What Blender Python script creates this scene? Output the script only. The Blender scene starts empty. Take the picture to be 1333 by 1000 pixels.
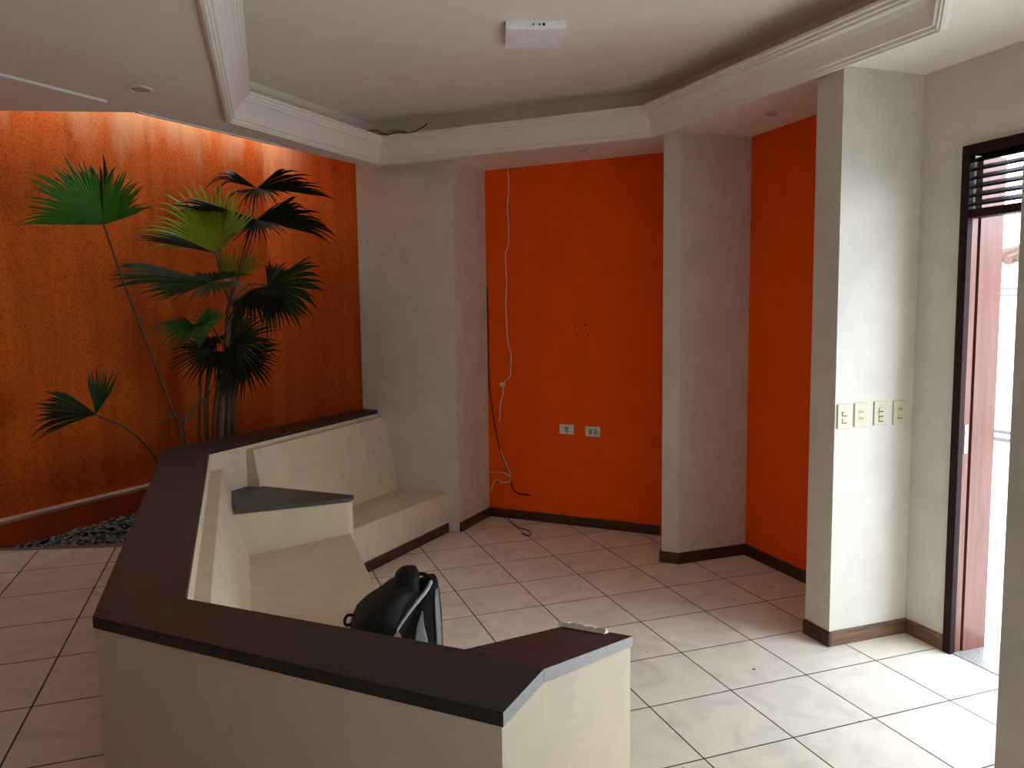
import bpy, bmesh, math, random
from mathutils import Vector, Matrix
random.seed(7)
PI = math.pi
C = bpy.context.scene.collection
scene = bpy.context.scene

# ------------------------------------------------------------------ materials
def new_mat(name):
    m = bpy.data.materials.new(name); m.use_nodes = True
    nt = m.node_tree
    return m, nt, nt.nodes['Principled BSDF']

def N(nt, kind, **kw):
    n = nt.nodes.new(kind)
    for k, v in kw.items():
        if k == 'inp':
            for kk, vv in v.items(): n.inputs[kk].default_value = vv
        else: setattr(n, k, v)
    return n

def ramp(nt, stops):
    r = N(nt, 'ShaderNodeValToRGB'); e = r.color_ramp.elements
    while len(e) < len(stops): e.new(0.5)
    for i, (p, c) in enumerate(stops):
        e[i].position = p; e[i].color = (*c, 1) if len(c) == 3 else c
    return r

def paint(name, col, var=0.06, rough=0.6, bump=0.02, scale=6.0, spec=0.3):
    """matt paint with faint mottling and trowel marks"""
    m, nt, b = new_mat(name)
    tc = N(nt, 'ShaderNodeTexCoord')
    n1 = N(nt, 'ShaderNodeTexNoise', inp={'Scale': scale, 'Detail': 5.0})
    nt.links.new(tc.outputs['Object'], n1.inputs['Vector'])
    lo = tuple(max(0, c * (1 - var)) for c in col); hi = tuple(min(1, c * (1 + var)) for c in col)
    r = ramp(nt, [(0.3, lo), (0.7, hi)])
    nt.links.new(n1.outputs['Fac'], r.inputs['Fac']); nt.links.new(r.outputs['Color'], b.inputs['Base Color'])
    b.inputs['Roughness'].default_value = rough; b.inputs['Specular IOR Level'].default_value = spec
    if bump:
        n2 = N(nt, 'ShaderNodeTexNoise', inp={'Scale': 60.0, 'Detail': 3.0})
        nt.links.new(tc.outputs['Object'], n2.inputs['Vector'])
        bp = N(nt, 'ShaderNodeBump', inp={'Strength': bump * 10, 'Distance': 0.002})
        nt.links.new(n2.outputs['Fac'], bp.inputs['Height']); nt.links.new(bp.outputs['Normal'], b.inputs['Normal'])
    return m

def plain(name, col, rough=0.5, metal=0.0, spec=0.5):
    m, nt, b = new_mat(name)
    tc = N(nt, 'ShaderNodeTexCoord')
    n1 = N(nt, 'ShaderNodeTexNoise', inp={'Scale': 30.0, 'Detail': 2.0})
    nt.links.new(tc.outputs['Object'], n1.inputs['Vector'])
    r = ramp(nt, [(0.3, tuple(c * 0.93 for c in col)), (0.7, tuple(min(1, c * 1.06) for c in col))])
    nt.links.new(n1.outputs['Fac'], r.inputs['Fac']); nt.links.new(r.outputs['Color'], b.inputs['Base Color'])
    b.inputs['Roughness'].default_value = rough; b.inputs['Metallic'].default_value = metal
    b.inputs['Specular IOR Level'].default_value = spec
    return m

def tile_mat(name, ox, oy, pitch, tile, grout):
    m, nt, b = new_mat(name)
    tc = N(nt, 'ShaderNodeTexCoord'); sep = N(nt, 'ShaderNodeSeparateXYZ')
    nt.links.new(tc.outputs['Object'], sep.inputs[0])
    ds, cells = [], []
    for ax, o in (('X', ox), ('Y', oy)):
        a = N(nt, 'ShaderNodeMath', operation='SUBTRACT', inp={1: o}); nt.links.new(sep.outputs[ax], a.inputs[0])
        d = N(nt, 'ShaderNodeMath', operation='DIVIDE', inp={1: pitch}); nt.links.new(a.outputs[0], d.inputs[0])
        f = N(nt, 'ShaderNodeMath', operation='FRACT'); nt.links.new(d.outputs[0], f.inputs[0])
        fl = N(nt, 'ShaderNodeMath', operation='FLOOR'); nt.links.new(d.outputs[0], fl.inputs[0]); cells.append(fl)
        s = N(nt, 'ShaderNodeMath', operation='SUBTRACT', inp={1: 0.5}); nt.links.new(f.outputs[0], s.inputs[0])
        ab = N(nt, 'ShaderNodeMath', operation='ABSOLUTE'); nt.links.new(s.outputs[0], ab.inputs[0]); ds.append(ab)
    mx = N(nt, 'ShaderNodeMath', operation='MAXIMUM')
    nt.links.new(ds[0].outputs[0], mx.inputs[0]); nt.links.new(ds[1].outputs[0], mx.inputs[1])
    g = N(nt, 'ShaderNodeMapRange', inp={1: 0.5 - 0.0042 / pitch, 2: 0.5 - 0.0024 / pitch}); nt.links.new(mx.outputs[0], g.inputs[0])
    cb = N(nt, 'ShaderNodeCombineXYZ'); nt.links.new(cells[0].outputs[0], cb.inputs[0]); nt.links.new(cells[1].outputs[0], cb.inputs[1])
    wn = N(nt, 'ShaderNodeTexWhiteNoise'); nt.links.new(cb.outputs[0], wn.inputs['Vector'])
    # marbled face, shifted from tile to tile
    sc = N(nt, 'ShaderNodeVectorMath', operation='SCALE', inp={'Scale': 7.0}); nt.links.new(wn.outputs['Color'], sc.inputs[0])
    ad = N(nt, 'ShaderNodeVectorMath', operation='ADD'); nt.links.new(tc.outputs['Object'], ad.inputs[0]); nt.links.new(sc.outputs[0], ad.inputs[1])
    n1 = N(nt, 'ShaderNodeTexNoise', inp={'Scale': 5.0, 'Detail': 6.0, 'Distortion': 1.2}); nt.links.new(ad.outputs[0], n1.inputs['Vector'])
    r = ramp(nt, [(0.30, tuple(c * 0.84 for c in tile)), (0.52, tile), (0.72, tuple(min(1, c * 1.05) for c in tile))])
    nt.links.new(n1.outputs['Fac'], r.inputs['Fac'])
    # scuffs and dust
    n2 = N(nt, 'ShaderNodeTexNoise', inp={'Scale': 26.0, 'Detail': 4.0}); nt.links.new(tc.outputs['Object'], n2.inputs['Vector'])
    r2 = ramp(nt, [(0.70, (1, 1, 1)), (0.80, (0.72, 0.68, 0.62))]); nt.links.new(n2.outputs['Fac'], r2.inputs['Fac'])
    mu = N(nt, 'ShaderNodeMix', data_type='RGBA', blend_type='MULTIPLY', inp={0: 1.0})
    nt.links.new(r.outputs['Color'], mu.inputs[6]); nt.links.new(r2.outputs['Color'], mu.inputs[7])
    mix = N(nt, 'ShaderNodeMix', data_type='RGBA'); mix.inputs[7].default_value = (*grout, 1)
    nt.links.new(g.outputs[0], mix.inputs[0]); nt.links.new(mu.outputs[2], mix.inputs[6])
    nt.links.new(mix.outputs[2], b.inputs['Base Color'])
    rr = N(nt, 'ShaderNodeMapRange', inp={3: 0.42, 4: 0.85}); nt.links.new(g.outputs[0], rr.inputs[0]); nt.links.new(rr.outputs[0], b.inputs['Roughness'])
    bp = N(nt, 'ShaderNodeBump', invert=True, inp={'Strength': 0.5, 'Distance': 0.002}); nt.links.new(g.outputs[0], bp.inputs['Height'])
    nt.links.new(bp.outputs['Normal'], b.inputs['Normal'])
    b.inputs['Specular IOR Level'].default_value = 0.35
    return m

def stucco_mat(name, base):
    """rough chapisco plaster, orange wash with pitting, rain streaks and a paler orange towards the top"""
    m, nt, b = new_mat(name)
    tc = N(nt, 'ShaderNodeTexCoord')
    pits = N(nt, 'ShaderNodeTexNoise', inp={'Scale': 84.0, 'Detail': 4.0, 'Roughness': 0.75}); nt.links.new(tc.outputs['Object'], pits.inputs['Vector'])
    rp = ramp(nt, [(0.35, (0.52, 0.40, 0.36)), (0.50, (1, 1, 1)), (0.68, (1.0, 1.0, 1.0))]); nt.links.new(pits.outputs['Fac'], rp.inputs['Fac'])
    mp = N(nt, 'ShaderNodeMapping', inp={'Scale': (5.0, 5.0, 0.35)}); nt.links.new(tc.outputs['Object'], mp.inputs['Vector'])
    st = N(nt, 'ShaderNodeTexNoise', inp={'Scale': 2.0, 'Detail': 5.0}); nt.links.new(mp.outputs[0], st.inputs['Vector'])
    rs = ramp(nt, [(0.33, tuple(c * 0.85 for c in base)), (0.55, base), (0.75, tuple(min(1, c * 1.06) for c in base))]); nt.links.new(st.outputs['Fac'], rs.inputs['Fac'])
    mu = N(nt, 'ShaderNodeMix', data_type='RGBA', blend_type='MULTIPLY', inp={0: 1.0})
    nt.links.new(rs.outputs['Color'], mu.inputs[6]); nt.links.new(rp.outputs['Color'], mu.inputs[7])
    # noise-broken paler orange, strongest at the top and thinning out downwards
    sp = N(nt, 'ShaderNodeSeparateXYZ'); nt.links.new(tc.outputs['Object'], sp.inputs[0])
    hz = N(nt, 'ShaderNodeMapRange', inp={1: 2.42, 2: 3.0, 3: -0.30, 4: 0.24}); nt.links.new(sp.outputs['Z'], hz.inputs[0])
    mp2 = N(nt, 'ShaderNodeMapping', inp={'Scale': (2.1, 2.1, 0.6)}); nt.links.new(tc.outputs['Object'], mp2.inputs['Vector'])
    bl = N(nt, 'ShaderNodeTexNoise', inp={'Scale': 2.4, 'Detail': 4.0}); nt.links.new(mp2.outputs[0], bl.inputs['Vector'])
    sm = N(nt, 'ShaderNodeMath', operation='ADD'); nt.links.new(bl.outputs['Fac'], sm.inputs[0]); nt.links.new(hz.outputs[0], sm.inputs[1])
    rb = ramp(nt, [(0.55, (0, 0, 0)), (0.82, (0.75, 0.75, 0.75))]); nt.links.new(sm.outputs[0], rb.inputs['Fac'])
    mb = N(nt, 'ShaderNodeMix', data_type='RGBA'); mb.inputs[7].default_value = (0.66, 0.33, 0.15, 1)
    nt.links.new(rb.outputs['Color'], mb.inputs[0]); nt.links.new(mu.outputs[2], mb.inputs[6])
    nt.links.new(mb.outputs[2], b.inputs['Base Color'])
    b.inputs['Roughness'].default_value = 0.9; b.inputs['Specular IOR Level'].default_value = 0.15
    bp = N(nt, 'ShaderNodeBump', inp={'Strength': 0.9, 'Distance': 0.006}); nt.links.new(pits.outputs['Fac'], bp.inputs['Height'])
    nt.links.new(bp.outputs['Normal'], b.inputs['Normal'])
    return m

def granite_mat(name, col, rough=0.22, speck=0.5):
    m, nt, b = new_mat(name)
    tc = N(nt, 'ShaderNodeTexCoord')
    v = N(nt, 'ShaderNodeTexNoise', inp={'Scale': 190.0, 'Detail': 3.0}); nt.links.new(tc.outputs['Object'], v.inputs['Vector'])
    r = ramp(nt, [(0.35, tuple(c * (1 - speck) for c in col)), (0.6, col), (0.8, tuple(c * (1 + speck) for c in col))]); nt.links.new(v.outputs['Fac'], r.inputs['Fac'])
    d = N(nt, 'ShaderNodeTexNoise', inp={'Scale': 9.0, 'Detail': 6.0}); nt.links.new(tc.outputs['Object'], d.inputs['Vector'])
    rd = ramp(nt, [(0.50, (0, 0, 0)), (0.85, (0.012, 0.011, 0.010))]); nt.links.new(d.outputs['Fac'], rd.inputs['Fac'])
    ad = N(nt, 'ShaderNodeMix', data_type='RGBA', blend_type='ADD', inp={0: 1.0})
    nt.links.new(r.outputs['Color'], ad.inputs[6]); nt.links.new(rd.outputs['Color'], ad.inputs[7])
    # dusty scuffs
    mp = N(nt, 'ShaderNodeMapping', inp={'Scale': (7.0, 12.0, 7.0), 'Rotation': (0, 0, 0.7)}); nt.links.new(tc.outputs['Object'], mp.inputs['Vector'])
    sc = N(nt, 'ShaderNodeTexNoise', inp={'Scale': 1.6, 'Detail': 7.0, 'Roughness': 0.65}); nt.links.new(mp.outputs[0], sc.inputs['Vector'])
    rs = ramp(nt, [(0.60, (0, 0, 0)), (0.74, (0.035, 0.031, 0.028))]); nt.links.new(sc.outputs['Fac'], rs.inputs['Fac'])
    a2 = N(nt, 'ShaderNodeMix', data_type='RGBA', blend_type='ADD', inp={0: 1.0})
    nt.links.new(ad.outputs[2], a2.inputs[6]); nt.links.new(rs.outputs['Color'], a2.inputs[7]); nt.links.new(a2.outputs[2], b.inputs['Base Color'])
    rr = N(nt, 'ShaderNodeMapRange', inp={1: 0.2, 2: 0.8, 3: rough * 0.92, 4: rough * 1.15}); nt.links.new(d.outputs['Fac'], rr.inputs[0]); nt.links.new(rr.outputs[0], b.inputs['Roughness'])
    b.inputs['Specular IOR Level'].default_value = 0.5
    return m

def wood_mat(name, dark, light, rough=0.4, vertical=True, spec=0.5):
    m, nt, b = new_mat(name)
    tc = N(nt, 'ShaderNodeTexCoord')
    mp = N(nt, 'ShaderNodeMapping', inp={'Scale': (14, 14, 0.8) if vertical else (2, 2, 22)}); nt.links.new(tc.outputs['Object'], mp.inputs['Vector'])
    n = N(nt, 'ShaderNodeTexNoise', inp={'Scale': 2.5, 'Detail': 6.0, 'Distortion': 0.6}); nt.links.new(mp.outputs[0], n.inputs['Vector'])
    r = ramp(nt, [(0.3, dark), (0.7, light)]); nt.links.new(n.outputs['Fac'], r.inputs['Fac']); nt.links.new(r.outputs['Color'], b.inputs['Base Color'])
    b.inputs['Roughness'].default_value = rough; b.inputs['Specular IOR Level'].default_value = spec
    return m

def leaf_mat(name, col, trans):
    m, nt, b = new_mat(name)
    tc = N(nt, 'ShaderNodeTexCoord')
    n = N(nt, 'ShaderNodeTexNoise', inp={'Scale': 18.0, 'Detail': 3.0}); nt.links.new(tc.outputs['Object'], n.inputs['Vector'])
    r = ramp(nt, [(0.3, tuple(c * 0.7 for c in col)), (0.7, tuple(c * 1.25 for c in col))]); nt.links.new(n.outputs['Fac'], r.inputs['Fac'])
    nt.links.new(r.outputs['Color'], b.inputs['Base Color'])
    b.inputs['Roughness'].default_value = 0.42; b.inputs['Specular IOR Level'].default_value = 0.3
    t = N(nt, 'ShaderNodeBsdfTranslucent'); t.inputs['Color'].default_value = (*trans, 1)
    mx = N(nt, 'ShaderNodeMixShader', inp={0: 0.35}); out = nt.nodes['Material Output']
    nt.links.new(b.outputs[0], mx.inputs[1]); nt.links.new(t.outputs[0], mx.inputs[2]); nt.links.new(mx.outputs[0], out.inputs['Surface'])
    return m

M = dict(
    white=paint('white_wall_paint', (0.64, 0.595, 0.525)),
    ceil=paint('ceiling_paint', (0.81, 0.755, 0.675), var=0.03, bump=0.0),
    cornice=paint('cornice_plaster', (0.80, 0.765, 0.70), var=0.02, bump=0.0, rough=0.5),
    orange=paint('orange_wall_paint', (0.90, 0.100, 0.004), var=0.05, rough=0.7, spec=0.12),
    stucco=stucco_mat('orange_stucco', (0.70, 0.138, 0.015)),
    plinth=paint('plinth_red_orange', (0.55, 0.085, 0.014), var=0.15, rough=0.8),
    ledge=paint('ledge_weathered', (0.55, 0.36, 0.26), var=0.2, rough=0.85),
    cream=paint('cream_masonry_paint', (0.65, 0.56, 0.40), var=0.05, rough=0.6),
    tile=tile_mat('pale_floor_tile', 2.351, 3.916, 0.4, (0.775, 0.70, 0.58), (0.070, 0.038, 0.022)),
    tile2=tile_mat('pale_floor_tile_upper', -0.70, 2.853, 0.4, (0.775, 0.70, 0.58), (0.070, 0.038, 0.022)),
    granite=granite_mat('black_granite', (0.017, 0.011, 0.009), rough=0.46),
    granite_edge=granite_mat('sawn_granite_edge', (0.36, 0.36, 0.345), rough=0.5, speck=0.2),
    table_stone=granite_mat('green_black_granite', (0.075, 0.074, 0.060), rough=0.5, speck=0.25),
    threshold=granite_mat('grey_granite', (0.34, 0.33, 0.31), rough=0.35, speck=0.6),
    base=wood_mat('dark_stained_baseboard', (0.022, 0.008, 0.005), (0.07, 0.026, 0.014), rough=0.45, vertical=False),
    base_worn=wood_mat('worn_baseboard', (0.07, 0.038, 0.020), (0.24, 0.115, 0.055), rough=0.6, vertical=False),
    mahog=wood_mat('mahogany', (0.13, 0.040, 0.022), (0.21, 0.070, 0.042), rough=0.22),
    mahog_dark=wood_mat('dark_mahogany', (0.010, 0.003, 0.002), (0.026, 0.007, 0.005), rough=0.6, spec=0.15),
    plate=plain('cream_plastic', (0.60, 0.56, 0.38), rough=0.4),
    plate_w=plain('white_plastic', (0.80, 0.78, 0.74), rough=0.35),
    socket=plain('grey_socket_plastic', (0.42, 0.42, 0.40), rough=0.4),
    dark=plain('dark_hole', (0.015, 0.012, 0.01), rough=0.8),
    steel=plain('aged_steel', (0.34, 0.32, 0.30), rough=0.45, metal=1.0),
    alu=plain('painted_flashing', (0.72, 0.72, 0.70), rough=0.5),
    wire_w=plain('white_cable', (0.72, 0.66, 0.56), rough=0.5),
    wire_b=plain('black_cable', (0.02, 0.015, 0.015), rough=0.5),
    lamp=plain('lamp_housing', (0.86, 0.86, 0.85), rough=0.4),
    diffuser=plain('lamp_diffuser', (0.84, 0.83, 0.88), rough=0.5),
    bagblack=paint('black_nylon', (0.006, 0.006, 0.007), var=0.3, rough=0.6, bump=0.06, scale=40, spec=0.2),
    baggrey=paint('grey_nylon', (0.20, 0.215, 0.225), var=0.15, rough=0.5, bump=0.04, scale=40),
    bagpipe=plain('silver_piping', (0.42, 0.46, 0.44), rough=0.4),
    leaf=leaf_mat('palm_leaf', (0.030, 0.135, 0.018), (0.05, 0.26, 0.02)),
    leafy=leaf_mat('yellow_green_palm_leaf', (0.20, 0.32, 0.025), (0.45, 0.58, 0.04)),
    leafd=leaf_mat('shaded_palm_leaf', (0.013, 0.018, 0.006), (0.010, 0.014, 0.004)),  # shade on undersides and back tips is darkened into this leaf colour
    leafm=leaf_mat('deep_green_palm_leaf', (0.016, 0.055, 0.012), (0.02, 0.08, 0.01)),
    leafdead=leaf_mat('dry_palm_leaf', (0.09, 0.045, 0.02), (0.10, 0.05, 0.02)),
    stem=plain('palm_stem', (0.10, 0.065, 0.035), rough=0.7),
    stemlight=wood_mat('palm_trunk_fibre', (0.08, 0.05, 0.028), (0.24, 0.165, 0.09), rough=0.85),
    pebble=paint('grey_pebbles', (0.24, 0.24, 0.20), var=0.55, rough=0.7, bump=0.0, scale=34),
    soil=paint('damp_soil', (0.06, 0.05, 0.04), var=0.4, rough=0.95, bump=0.1, scale=30),
    curb=paint('cement_curb', (0.20, 0.18, 0.16), var=0.2, rough=0.9),
    debris=plain('dry_debris', (0.07, 0.045, 0.03), rough=0.9),
    plastic=plain('crumpled_plastic_wrap', (0.86, 0.80, 0.74), rough=0.25),
    inner=paint('bounce_cutting_paint', (0.17, 0.085, 0.045), var=0.05),  # dark coat for the unseen walls, chosen to cut bounced light
    outwall=paint('outside_white_wall', (0.85, 0.84, 0.80), var=0.03),
    outground=paint('outside_paving', (0.80, 0.79, 0.76), var=0.05),
    rooftile=paint('weathered_clay_tile', (0.13, 0.075, 0.055), var=0.25, rough=0.9),
    rail=plain('grey_painted_rail', (0.10, 0.10, 0.10), rough=0.5),
)

# ------------------------------------------------------------------ mesh helpers
def finish(name, bm, mat, parent=None, smooth=False, bevel=0.0):
    me = bpy.data.meshes.new(name)
    bmesh.ops.recalc_face_normals(bm, faces=bm.faces[:])
    bm.to_mesh(me); bm.free()
    for mm in (mat if isinstance(mat, (list, tuple)) else [mat]): me.materials.append(mm)
    if smooth:
        for p in me.polygons: p.use_smooth = True
    o = bpy.data.objects.new(name, me); C.objects.link(o)
    if parent is not None:
        o.parent = parent
        o.matrix_parent_inverse = Matrix.Translation(parent.location).inverted() @ Matrix.Identity(4) if False else Matrix.Identity(4)
        # geometry is given in room coordinates: shift into the parent's frame
        inv = parent_world(parent).inverted()
        me.transform(inv)
    if bevel:
        b = o.modifiers.new('bevel', 'BEVEL'); b.width = bevel; b.segments = 2; b.limit_method = 'ANGLE'
    return o

def parent_world(o):
    m = Matrix.LocRotScale(o.location, o.rotation_euler, o.scale)
    return parent_world(o.parent) @ m if o.parent is not None else m

def tag(o, label=None, cat=None, group=None, kind=None):
    if label: o['label'] = label
    if cat: o['category'] = cat
    if group: o['group'] = group
    if kind: o['kind'] = kind
    return o

def thing(name, loc, label, cat, group=None):
    o = bpy.data.objects.new(name, None); C.objects.link(o); o.location = loc
    o.empty_display_size = 0.1
    return tag(o, label, cat, group)

def struct(name, bm, mat, parent=None, **kw):
    o = finish(name, bm, mat, parent, **kw)
    if parent is None: o['kind'] = 'structure'
    return o

def prism(bm, poly, z0, z1, mat_index=0):
    """vertical prism; z0/z1 scalars or per-vertex lists"""
    n = len(poly)
    a = [bm.verts.new((p[0], p[1], z0[i] if isinstance(z0, (list, tuple)) else z0)) for i, p in enumerate(poly)]
    b = [bm.verts.new((p[0], p[1], z1[i] if isinstance(z1, (list, tuple)) else z1)) for i, p in enumerate(poly)]
    fs = [bm.faces.new(a[::-1]), bm.faces.new(b)]
    for i in range(n):
        j = (i + 1) % n
        fs.append(bm.faces.new((a[i], a[j], b[j], b[i])))
    for f in fs: f.material_index = mat_index
    return fs

def box(bm, x0, x1, y0, y1, z0, z1): return prism(bm, [(x0, y0), (x1, y0), (x1, y1), (x0, y1)], z0, z1)

def obox(bm, c, ux, uy, uz, hx, hy, hz):
    """oriented box: centre, unit axes, half sizes"""
    c, ux, uy, uz = map(Vector, (c, ux, uy, uz))
    v = [bm.verts.new(c + ux * (sx * hx) + uy * (sy * hy) + uz * (sz * hz)) for sz in (-1, 1) for sx, sy in ((-1, -1), (1, -1), (1, 1), (-1, 1))]
    for f in ((3, 2, 1, 0), (4, 5, 6, 7), (0, 1, 5, 4), (1, 2, 6, 5), (2, 3, 7, 6), (3, 0, 4, 7)): bm.faces.new([v[i] for i in f])

def tube(bm, pts, r, seg=8, cap=True):
    pts = [Vector(p) for p in pts]; n = len(pts)
    rs = r if isinstance(r, (list, tuple)) else [r] * n
    rings = []; up = None
    for i, p in enumerate(pts):
        t = (pts[min(i + 1, n - 1)] - pts[max(i - 1, 0)])
        t = t.normalized() if t.length > 1e-9 else Vector((0, 0, 1))
        if up is None:
            up = Vector((0, 0, 1)) if abs(t.z) < 0.9 else Vector((1, 0, 0))
        s = t.cross(up)
        s = s.normalized() if s.length > 1e-6 else t.orthogonal().normalized()
        up = s.cross(t).normalized()
        rings.append([bm.verts.new(p + (s * math.cos(2 * PI * k / seg) + up * math.sin(2 * PI * k / seg)) * rs[i]) for k in range(seg)])
    for a, b in zip(rings, rings[1:]):
        for k in range(seg):
            bm.faces.new((a[k], a[(k + 1) % seg], b[(k + 1) % seg], b[k]))
    if cap:
        bm.faces.new(rings[0][::-1]); bm.faces.new(rings[-1])

def smooth_path(pts, sub=5):
    pts = [Vector(p) for p in pts]; out = []
    for i in range(len(pts) - 1):
        p0, p1, p2, p3 = pts[max(i - 1, 0)], pts[i], pts[i + 1], pts[min(i + 2, len(pts) - 1)]
        for k in range(sub):
            t = k / sub
            out.append(0.5 * ((2 * p1) + (p2 - p0) * t + (2 * p0 - 5 * p1 + 4 * p2 - p3) * t * t + (3 * p1 - p0 - 3 * p2 + p3) * t ** 3))
    out.append(pts[-1])
    return out

def sweep(bm, path, profile, closed=True):
    """sweep a profile [(inward offset, z)] along a plan polygon with mitred corners (inside to the left)"""
    n = len(path); P = [Vector((p[0], p[1])) for p in path]; rings = []
    for i in range(n):
        a, b, c = P[(i - 1) % n], P[i], P[(i + 1) % n]
        d1 = (b - a).normalized(); d2 = (c - b).normalized()
        if not closed and i == 0: d1 = d2
        if not closed and i == n - 1: d2 = d1
        n1 = Vector((-d1.y, d1.x)); n2 = Vector((-d2.y, d2.x)); m = (n1 + n2).normalized()
        k = 1.0 / max(0.3, m.dot(n1))
        rings.append([bm.verts.new((b.x + m.x * k * o, b.y + m.y * k * o, z)) for o, z in profile])
    m = len(profile)
    for i in range(n if closed else n - 1):
        a, b = rings[i], rings[(i + 1) % n]
        for k in range(m):
            bm.faces.new((a[k], b[k], b[(k + 1) % m], a[(k + 1) % m]))
    if not closed:
        bm.faces.new(rings[0][::-1]); bm.faces.new(rings[-1])

def lathe(bm, c, prof, seg=24):
    c = Vector(c); rings = []
    for r, z in prof:
        rings.append([bm.verts.new(c + Vector((r * math.cos(2 * PI * k / seg), r * math.sin(2 * PI * k / seg), z))) for k in range(seg)])
    for a, b in zip(rings, rings[1:]):
        for k in range(seg): bm.faces.new((a[k], a[(k + 1) % seg], b[(k + 1) % seg], b[k]))
    bm.faces.new(rings[0][::-1]); bm.faces.new(rings[-1])

R2 = math.sqrt(0.5)
def diag(s, d, z=None):
    """plan point from sum s = x+y and difference d = y-x"""
    p = ((s - d) / 2, (s + d) / 2)
    return p if z is None else (p[0], p[1], z)

ZS, ZU = 2.75, 3.04          # soffit, tray ceiling
ZR = 0.36                    # upper floor level on the left
# ------------------------------------------------------------------ floors
bm = bmesh.new()
prism(bm, [(-0.5, 0.0), (3.3, -2.6), (3.3, 6.2), (0.9, 6.6), (-0.5, 5.0)], -0.1, 0.0)
struct('floor', bm, M['tile'])
bm = bmesh.new()
prism(bm, [(-3.3, -2.6), (0.43, -2.6), (0.43, 1.319), (-0.37, 2.119), (-0.42, 4.66), (-1.60, 4.975), (-3.3, 5.43)], 0.0, ZR)
struct('floor_upper', bm, M['tile2'])
bm = bmesh.new()
prism(bm, [(-0.42, 4.66), (-0.44, 4.75), (-1.62, 5.05), (-1.60, 4.975)], 0.0, ZR - 0.004)
struct('trim_1', bm, M['curb'])

# ------------------------------------------------------------------ walls
# planter light well: long stucco wall parallel to the bench, end wall closing it beside the white column
ZW = 3.35
S2, D1 = 7.03, 6.52
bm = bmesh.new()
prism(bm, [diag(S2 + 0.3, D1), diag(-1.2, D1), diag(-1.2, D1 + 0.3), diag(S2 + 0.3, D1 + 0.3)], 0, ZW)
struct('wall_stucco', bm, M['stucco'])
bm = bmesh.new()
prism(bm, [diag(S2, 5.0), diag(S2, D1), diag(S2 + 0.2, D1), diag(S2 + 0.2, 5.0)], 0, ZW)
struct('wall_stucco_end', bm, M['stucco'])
bm = bmesh.new()   # low plinth along the foot of the stucco wall
prism(bm, [diag(S2, D1 - 0.10), diag(-1.0, D1 - 0.10), diag(-1.0, D1), diag(S2, D1)], 0.0, 0.465)
prism(bm, [diag(S2 - 0.0, 5.25), diag(S2, D1 - 0.10), diag(S2 - 0.08, D1 - 0.10), diag(S2 - 0.08, 5.25)], 0.0, 0.465)
struct('wall_plinth', bm, M['plinth'])
bm = bmesh.new()
prism(bm, [diag(S2, D1 - 0.11), diag(-1.0, D1 - 0.11), diag(-1.0, D1), diag(S2, D1)], 0.465, 0.482)
struct('trim_2', bm, M['ledge'])

# white column beside the bench
bm = bmesh.new()
prism(bm, [(1.507, 5.497), (0.905, 6.099), (1.30, 6.50), (1.95, 5.95)], 0, ZS + 0.35)
struct('wall_column', bm, M['white'])
# orange tv wall
bm = bmesh.new()
prism(bm, [diag(7.735, 4.0), diag(7.735, 1.6), diag(8.0, 1.6), diag(8.0, 4.0)], 0, ZS)
struct('wall_orange', bm, M['orange'])
# middle white pillar, niche back wall
bm = bmesh.new()
prism(bm, [(2.563, 4.341), (2.641, 4.263), (3.35, 4.272), (3.35, 5.2), (3.0, 4.95), (2.82, 4.63)], 0, ZS)
struct('wall_pillar', bm, M['white'])
bm = bmesh.new()
box(bm, 3.165, 3.35, 3.05, 4.30, 0, ZS)
struct('wall_niche', bm, M['orange'])
# wing wall with the switches
bm = bmesh.new()
box(bm, 2.66, 3.40, 2.92, 3.09, 0, ZS)
struct('wall_wing', bm, M['white'])
# door wall
DB0, DB1 = 2.669, 1.25      # opening in y
DT = 2.362
bm = bmesh.new()
box(bm, 3.14, 3.30, DB0, 2.93, 0, ZS)
struct('wall_door', bm, M['white'])
bm = bmesh.new()
box(bm, 3.14, 3.30, DB1, DB0, DT, ZS)
struct('wall_door_lintel', bm, M['white'])
# near wing wall at the right edge of the view
bm = bmesh.new()
box(bm, 1.50, 3.40, 1.0, 1.1475, 0, ZS)
struct('wall_near', bm, M['white'])
bm = bmesh.new()
box(bm, 3.14, 3.30, -2.6, 1.0, 0, ZS)
struct('wall_right', bm, M['white'])
bm = bmesh.new()
box(bm, -3.3, 3.3, -2.75, -2.6, 0, ZS)
struct('wall_back', bm, M['inner'])
bm = bmesh.new()
box(bm, -3.45, -3.3, -2.75, 5.6, 0, ZS)
struct('wall_left', bm, M['inner'])

# ------------------------------------------------------------------ ceiling: soffit with tray opening, light well cut out
tray = [(-0.10, 1.8), (0.95, 0.75), (2.655, 2.415), (2.50, 4.37), (1.02, 5.735), (0.015, 4.735)]   # counter-clockwise
E0, E1 = (-0.475, 4.725), (0.905, 5.895)
outer = [(-3.3, -2.6), (3.3, -2.6), (3.3, 6.2), (1.9, 6.35), (1.35, 6.2), (0.985, 6.05), E1, E0, (-3.3, 5.43)]
def ring_slab(bm, outer, hole, z0, z1):
    vs = []
    for z in (z0, z1):
        o = [bm.verts.new((x, y, z)) for x, y in outer]; h = [bm.verts.new((x, y, z)) for x, y in hole]
        es = [bm.edges.new((l[i], l[(i + 1) % len(l)])) for l in (o, h) for i in range(len(l))]
        bmesh.ops.triangle_fill(bm, edges=es, use_beauty=True)
        vs.append((o, h))
    for k in (0, 1):
        a, b = vs[0][k], vs[1][k]
        for i in range(len(a)):
            j = (i + 1) % len(a)
            bm.faces.new((a[i], a[j], b[j], b[i]))
bm = bmesh.new(); ring_slab(bm, outer, tray, ZS, ZS + 0.14)
struct('ceiling', bm, M['ceil'])
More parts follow.
